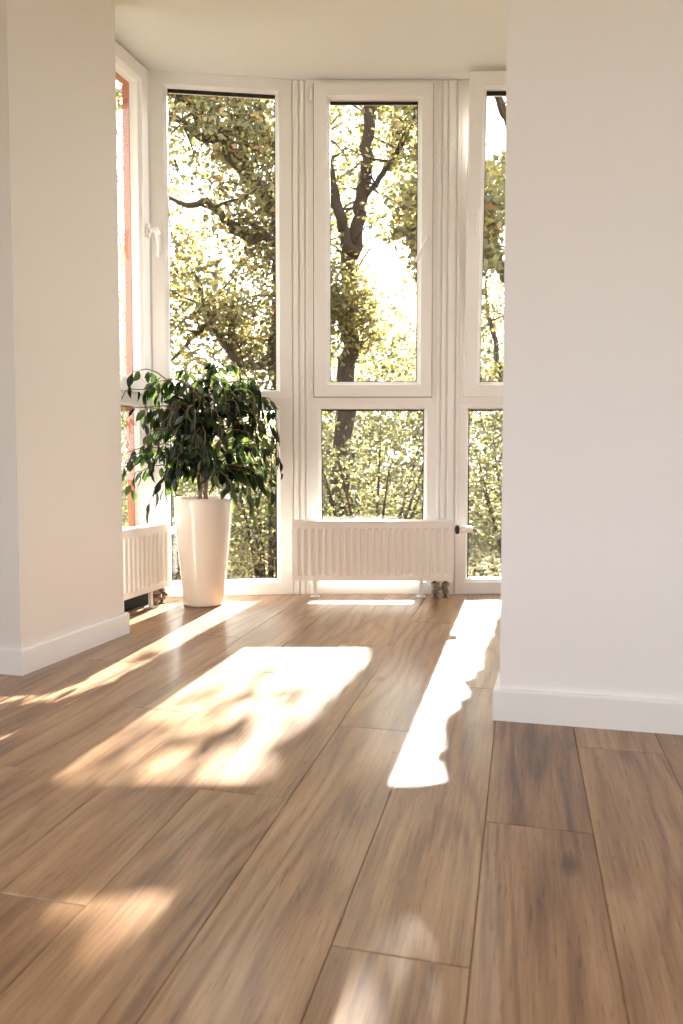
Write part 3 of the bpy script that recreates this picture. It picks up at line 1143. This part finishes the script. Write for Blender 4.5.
Y0 = 9.5
tree('oak_tree', 'dark forked oak trunk straight behind the middle window', 'tree', (.02, Y0, GZ),
     [[(.02, Y0, GZ - .1, .19), w(-.2, -10, Y0, .145), w(.2, 0, Y0, .125), w(.6, 7.5, Y0, .12), w(.9, 14.5, Y0, .115), w(.9, 22.5, Y0, .11), w(1.5, 28, Y0, .10)],
      [w(1.4, 27, Y0, .08), w(.1, 31.5, Y0, .07), w(-1.3, 36, Y0 - .1, .062), w(-2.8, 42, Y0 - .4, .05), w(-4.6, 49, Y0 - .7, .05), w(-6, 57, Y0 - 1, .03)],
      [w(1.4, 27, Y0, .09), w(2.3, 31.5, Y0, .085), w(3.0, 36.5, Y0, .08), w(3.4, 42, Y0, .076), w(3.8, 47.5, Y0, .07), w(4.6, 55, Y0, .07), w(6, 64, Y0, .04)],
      [w(3.0, 34.0, Y0, .03), w(5.0, 36.6, Y0 - .2, .036), w(7.0, 39.5, Y0 - .4, .032), w(8.6, 42.6, Y0 - .6, .028), w(9.8, 46, Y0 - .8, .022), w(10.6, 52, Y0 - 1, .012)],
      [w(.9, 18, Y0, .05), w(-3, 20, Y0 - .5, .04), w(-7, 24, Y0 - 1, .025), w(-10, 27, Y0 - 1.3, .012)]],
     80, .7, 28, .072, M_OAK, spread=.13,
     blobs=[((-.02, Y0 - .45, 2.55), (.62, .5, .55), 75, 30, .10), ((-.35, Y0 + 1.0, 4.9), (.6, .6, .7), 40, 30, .11), ((.8, Y0 + .3, 2.1), (.9, .8, .5), 50, 28, .12),
            ((.5, Y0, 5.0), (.9, .9, .7), 45, 28, .12)], seed=4, prune=(-.30, .55, Y0 + .1, 2.95, 4.9))

# crooked oak whose trunk stands behind the post, limbs reaching left behind the tall fixed window
Y1 = 8.6
tree('oak_tree', 'crooked oak limbs spreading behind the tall fixed window', 'tree', (-.62, Y1, GZ),
     [[(-.62, Y1, GZ - .1, .20), w(-6.8, -8, Y1, .17), w(-7.0, 6, Y1, .15), w(-8.4, 13, Y1, .13), w(-7.6, 20, Y1, .12), w(-7.8, 27, Y1, .11)],
      [w(-7.8, 27, Y1, .07), w(-9.5, 29, Y1 - .1, .055), w(-12.5, 29, Y1 - .2, .05), w(-15, 30.8, Y1 - .3, .045), w(-17.6, 33.4, Y1 - .4, .04), w(-20, 33.0, Y1 - .5, .03), w(-23.5, 34.5, Y1 - .6, .015)],
      [w(-7.8, 27, Y1, .10), w(-8.6, 33, Y1, .09), w(-12.5, 37, Y1, .085), w(-15.5, 42, Y1, .08), w(-18.5, 44.5, Y1 - .1, .075), w(-21, 47.6, Y1 - .2, .07), w(-23.5, 48.8, Y1 - .3, .06), w(-28, 50.5, Y1 - .4, .03)],
      [w(-16, 42, Y1, .05), w(-18.5, 42, Y1 - .2, .042), w(-21.0, 44, Y1 - .4, .036), w(-24, 45.5, Y1 - .6, .025), w(-28, 45, Y1 - .8, .012)],
      [w(-12.5, 37, Y1, .05), w(-13.0, 42, Y1, .042), w(-14, 47, Y1, .035), w(-13.5, 53, Y1, .02)],
      [w(-8.6, 33, Y1, .07), w(-8.6, 40, Y1, .06), w(-10.5, 44, Y1, .05), w(-11.6, 49, Y1, .035), w(-12, 57, Y1, .02)],
      [w(-8.4, 13, Y1, .05), w(-13, 12, Y1 - .3, .045), w(-16, 15.2, Y1 - .4, .04), w(-17.8, 19.5, Y1 - .5, .034), w(-19.5, 24, Y1 - .6, .02)],
      [w(-17, 17.5, Y1 - .4, .03), w(-19, 16.8, Y1 - .5, .026), w(-21.5, 14.0, Y1 - .6, .018), w(-24, 12, Y1 - .7, .01)],
      [w(-15, 14, Y1 - .4, .03), w(-14.6, 18, Y1 - .4, .025), w(-14.2, 23, Y1 - .4, .012)]],
     95, .65, 27, .070, M_OAK, spread=.13,
     blobs=[((-1.3, Y1 + .3, 4.7), (.9, .9, .5), 40, 30, .11), ((-1.75, Y1, 2.6), (.6, .8, .8), 55, 30, .11), ((-1.0, Y1 + .2, 1.9), (.6, .8, .7), 55, 28, .12),
            ((-1.0, Y1, 3.5), (.5, .7, .5), 30, 28, .10), ((-2.3, Y1, 4.0), (.7, .7, 1.2), 22, 28, .13), ((-2.85, 9.4, 3.3), (.45, .7, 1.7), 42, 28, .12)], seed=9)

# tall oak whose bare limbs cross behind the tilted sash; its dense crown stands further right
Y2 = 15.0
tree('oak_tree', 'oak with bare crossing limbs behind the tilted window', 'tree', (5.2, Y2, GZ),
     [[(5.2, Y2, GZ - .1, .32), (5.15, Y2, .5, .28), (5.0, Y2, 2.5, .24), (4.9, Y2 + .1, 4.2, .21), (4.7, Y2 + .2, 7.0, .15), (4.4, Y2 + .2, 9.5, .08)],
      [(4.98, Y2, 2.9, .16), (4.2, 14.9, 3.7, .14), (3.25, 14.5, 4.10, .12), (2.80, 13.0, 3.88, .11), (2.37, 11.5, 3.69, .095), (1.98, 10.0, 3.42, .08), (1.615, 8.5, 3.09, .05), (1.4, 7.9, 3.1, .02)],
      [(4.7, Y2, 6.6, .11), (3.6, 14.0, 6.5, .085), (2.95, 13.2, 6.45, .075), (2.62, 13, 6.95, .06), (2.4, 13, 7.5, .04)],
      [(2.95, 13.2, 6.45, .05), (2.6, 12.8, 6.7, .04), (2.3, 12.4, 7.2, .02)],
      [(4.9, Y2, 1.2, .09), (3.6, 13.2, 1.4, .07), (2.80, 13, 2.08, .055), (2.68, 13, 2.70, .045), (2.55, 13, 3.15, .035), (2.5, 13, 3.7, .018)],
      [(4.9, Y2, 4.4, .10), (3.9, 14.2, 5.0, .075), (2.9, 13.4, 5.55, .06), (2.55, 13.2, 5.65, .05), (2.2, 13, 6.0, .03)],
      [(5.0, Y2, 3.6, .10), (5.9, Y2, 4.8, .07), (6.6, Y2, 5.8, .03)]],
     30, .7, 22, .085, M_OAK, spread=.13,
     blobs=[((6.2, Y2 + .2, 6.2), (1.9, 1.4, 2.0), 160, 26, .2), ((2.5, 12.6, 2.0), (.6, .6, .5), 24, 26, .12), ((2.6, 13, 5.0), (.5, .5, .5), 14, 22, .12)], seed=15,
     extra=np.concatenate([sun_screen((-1.04, -.40, -.8, 2.15, 7500), (6.9, 8.1)), sun_screen((-.30, .70, -.8, 1.2, 7000), (12.2, 15)), sun_screen((-.05, .70, 1.2, 4.0, 5000), (12.2, 15))]))  # leaf masses added out of view, keeping the sun off parts of the floor

# bushes that fill the lower panes; the last is raised to screen the sun
BUSH = [
    ('pale leafy bush under the forked oak, low in the middle window', (.32, 7.6), 1.0, 2.75, 120, .085),
    ('bush behind the planter, low in the tall fixed window', (-1.75, 6.9), .88, 2.5, 110, .08),
    ('bush between the planter and the wide radiator, behind the glass', (-.85, 8.6), .75, 2.7, 80, .085),
    ('dark bush low behind the tilted window', (1.72, 7.0), .62, 2.65, 90, .085),
    ('tall bush beyond the narrow far left window', (-3.7, 10.6), 1.2, 4.0, 170, .10),
    ('bush behind the right wall, made tall to screen the sun from the bay', (2.95, 7.9), .7, 4.3, 110, .085),
]
for i, (lab, (x, y), rad, h, ncl, sz) in enumerate(BUSH):
    r = np.random.default_rng(40 + i)
    root = thing('garden_bush', lab, 'bush', (x, y, GZ))
    mb = MB()
    for k in range(9):
        a = k * .698
        tip = (x + math.cos(a) * rad * .7, y + math.sin(a) * rad * .7, GZ + h * r.uniform(.65, .95))
        sp = smooth_path([(x + math.cos(a) * .06, y + math.sin(a) * .06, GZ - .05, .03), (x + math.cos(a) * rad * .25, y + math.sin(a) * rad * .25, GZ + h * .4, .02), (*tip, .006)])
        mb.tube([q[:3] for q in sp], [q[3] for q in sp], 6)
    mb.build('stems', M_BARK, root)
    u = r.normal(size=(ncl, 3))
    u /= np.linalg.norm(u, axis=1)[:, None]
    c = np.array([x, y, GZ + h * .52]) + u * r.random((ncl, 1)) ** .38 * np.array([rad, rad * .8, h * .50])
    C = (c[:, None, :] + r.normal(size=(ncl, 44, 3)) * .11).reshape(-1, 3)
    if i == 5:
        C = np.concatenate([C, sun_screen((-.03, .60, 1.4, 4.0, 5000), (7.2, 8.4)), sun_screen((-.10, .04, 1.4, 3.4, 3500), (7.2, 8.0)), screen_fringe(-.20, .06, 1.35, 3.7, 3200)])  # extra unseen leaves added to stop the sun right of the floor patch
    foliage_np('foliage', C, sz * .68, M_BUSH, root, tone=(.0, .9))

# the wood behind: more leaves than anyone could count
P = []
for k in range(2000):
    Y = rng.uniform(17, 25)
    X = rng.uniform(-.55, .42) * Y
    z = GZ + (rng.random() ** 1.25) * (4.2 + 1.6 * math.sin(X * .7) + 1.2 * math.sin(X * 1.9 + 1)) + .2
    P.append((X, Y, z))
P = np.array(P)
P = (P[:, None, :] + rng.normal(size=(len(P), 44, 3)) * np.array([.38, .38, .32])).reshape(-1, 3)
wd = foliage_np('woodland_foliage', P, .135, M_BUSH, tone=(.1, 1))
wd['kind'] = 'stuff'
wd['label'], wd['category'] = 'hazy sunlit woodland foliage behind all the nearer trees', 'woodland'

# ------------------------------------------------------------------ light
sun = bpy.data.lights.new('sun', 'SUN')
sun.energy = 27
sun.angle = R(.53)
sun.color = (1, .95, .88)
so = bpy.data.objects.new('sun', sun)
COL.objects.link(so)
so.rotation_euler = (-TO_SUN).to_track_quat('-Z', 'Y').to_euler()

wld = bpy.data.worlds.new('sky')
SC.world = wld
wld.use_nodes = True
nt = wld.node_tree
nt.nodes.clear()
out = N(nt, 'ShaderNodeOutputWorld')
bg = N(nt, 'ShaderNodeBackground')
tc = N(nt, 'ShaderNodeTexCoord')
vm = N(nt, 'ShaderNodeVectorMath', operation='DOT_PRODUCT')
vm.inputs[1].default_value = (TO_SUN.x, TO_SUN.y, 0)
nt.links.new(tc.outputs['Generated'], vm.inputs[0])
rp = N(nt, 'ShaderNodeValToRGB')
mr = N(nt, 'ShaderNodeMapRange')
mr.inputs[1].default_value = -1
mr.inputs[2].default_value = 1
nt.links.new(vm.outputs['Value'], mr.inputs[0])
el = rp.color_ramp.elements
el[0].position, el[0].color = 0, (.86, .915, 1.02, 1)
el[1].position, el[1].color = .85, (1.0, .975, .93, 1)
nt.links.new(mr.outputs[0], rp.inputs[0])
nt.links.new(rp.outputs[0], bg.inputs[0])
bg.inputs[1].default_value = 2.4
nt.links.new(bg.outputs[0], out.inputs[0])


def portal(name, F, r, t):
    s0, s1, z0, z1 = r
    l = bpy.data.lights.new(name, 'AREA')
    l.shape = 'RECTANGLE'
    l.size, l.size_y = s1 - s0, z1 - z0
    l.energy = 1
    l.cycles.is_portal = True
    o = bpy.data.objects.new(name, l)
    COL.objects.link(o)
    o.location = F.p((s0 + s1) / 2, t, (z0 + z1) / 2)
    d = Vector((F.n[0], F.n[1], 0))
    o.rotation_euler = d.to_track_quat('-Z', 'Z').to_euler()


portal('daylight_portal', Fb, (2.9, 5.0, .2, 2.35), -.22)
portal('daylight_portal', Fr, (.85, 3.75, .25, 2.35), -.22)
portal('daylight_portal', Fs, (.45, 3.95, .2, 2.35), -.22)
portal('daylight_portal', FL, (0, .7, 0, CEIL), -.13)
portal('daylight_portal', FC, (0, 1.45, 0, CEIL), -.13)
portal('daylight_portal', FF, (-.7, 0, .1, CEIL), -.13)

# ------------------------------------------------------------------ camera
cam = bpy.data.cameras.new('camera')
cam.sensor_fit = 'VERTICAL'
cam.sensor_height = 36
cam.lens = 740 / 1024 * 36
pitch = math.atan(740 / 14500)
cam.shift_y = (456 - 512 + 740 * math.tan(pitch)) / 1024
cam.clip_start = .02
cam.dof.use_dof = True
cam.dof.focus_distance = 3.5
cam.dof.aperture_fstop = 5.5
co = bpy.data.objects.new('camera', cam)
COL.objects.link(co)
co.location = (0, 0, .696)
co.rotation_euler = (R(90) - pitch, 0, 0)
SC.camera = co

SC.view_settings.view_transform = 'Standard'
SC.view_settings.look = 'None'
SC.view_settings.exposure = 1.22
SC.view_settings.gamma = 1
SC.view_settings.use_curve_mapping = False
SC.cycles.max_bounces = 12
SC.cycles.diffuse_bounces = 6
SC.cycles.transparent_max_bounces = 16
SC.cycles.caustics_reflective = False
SC.cycles.sample_clamp_indirect = 6
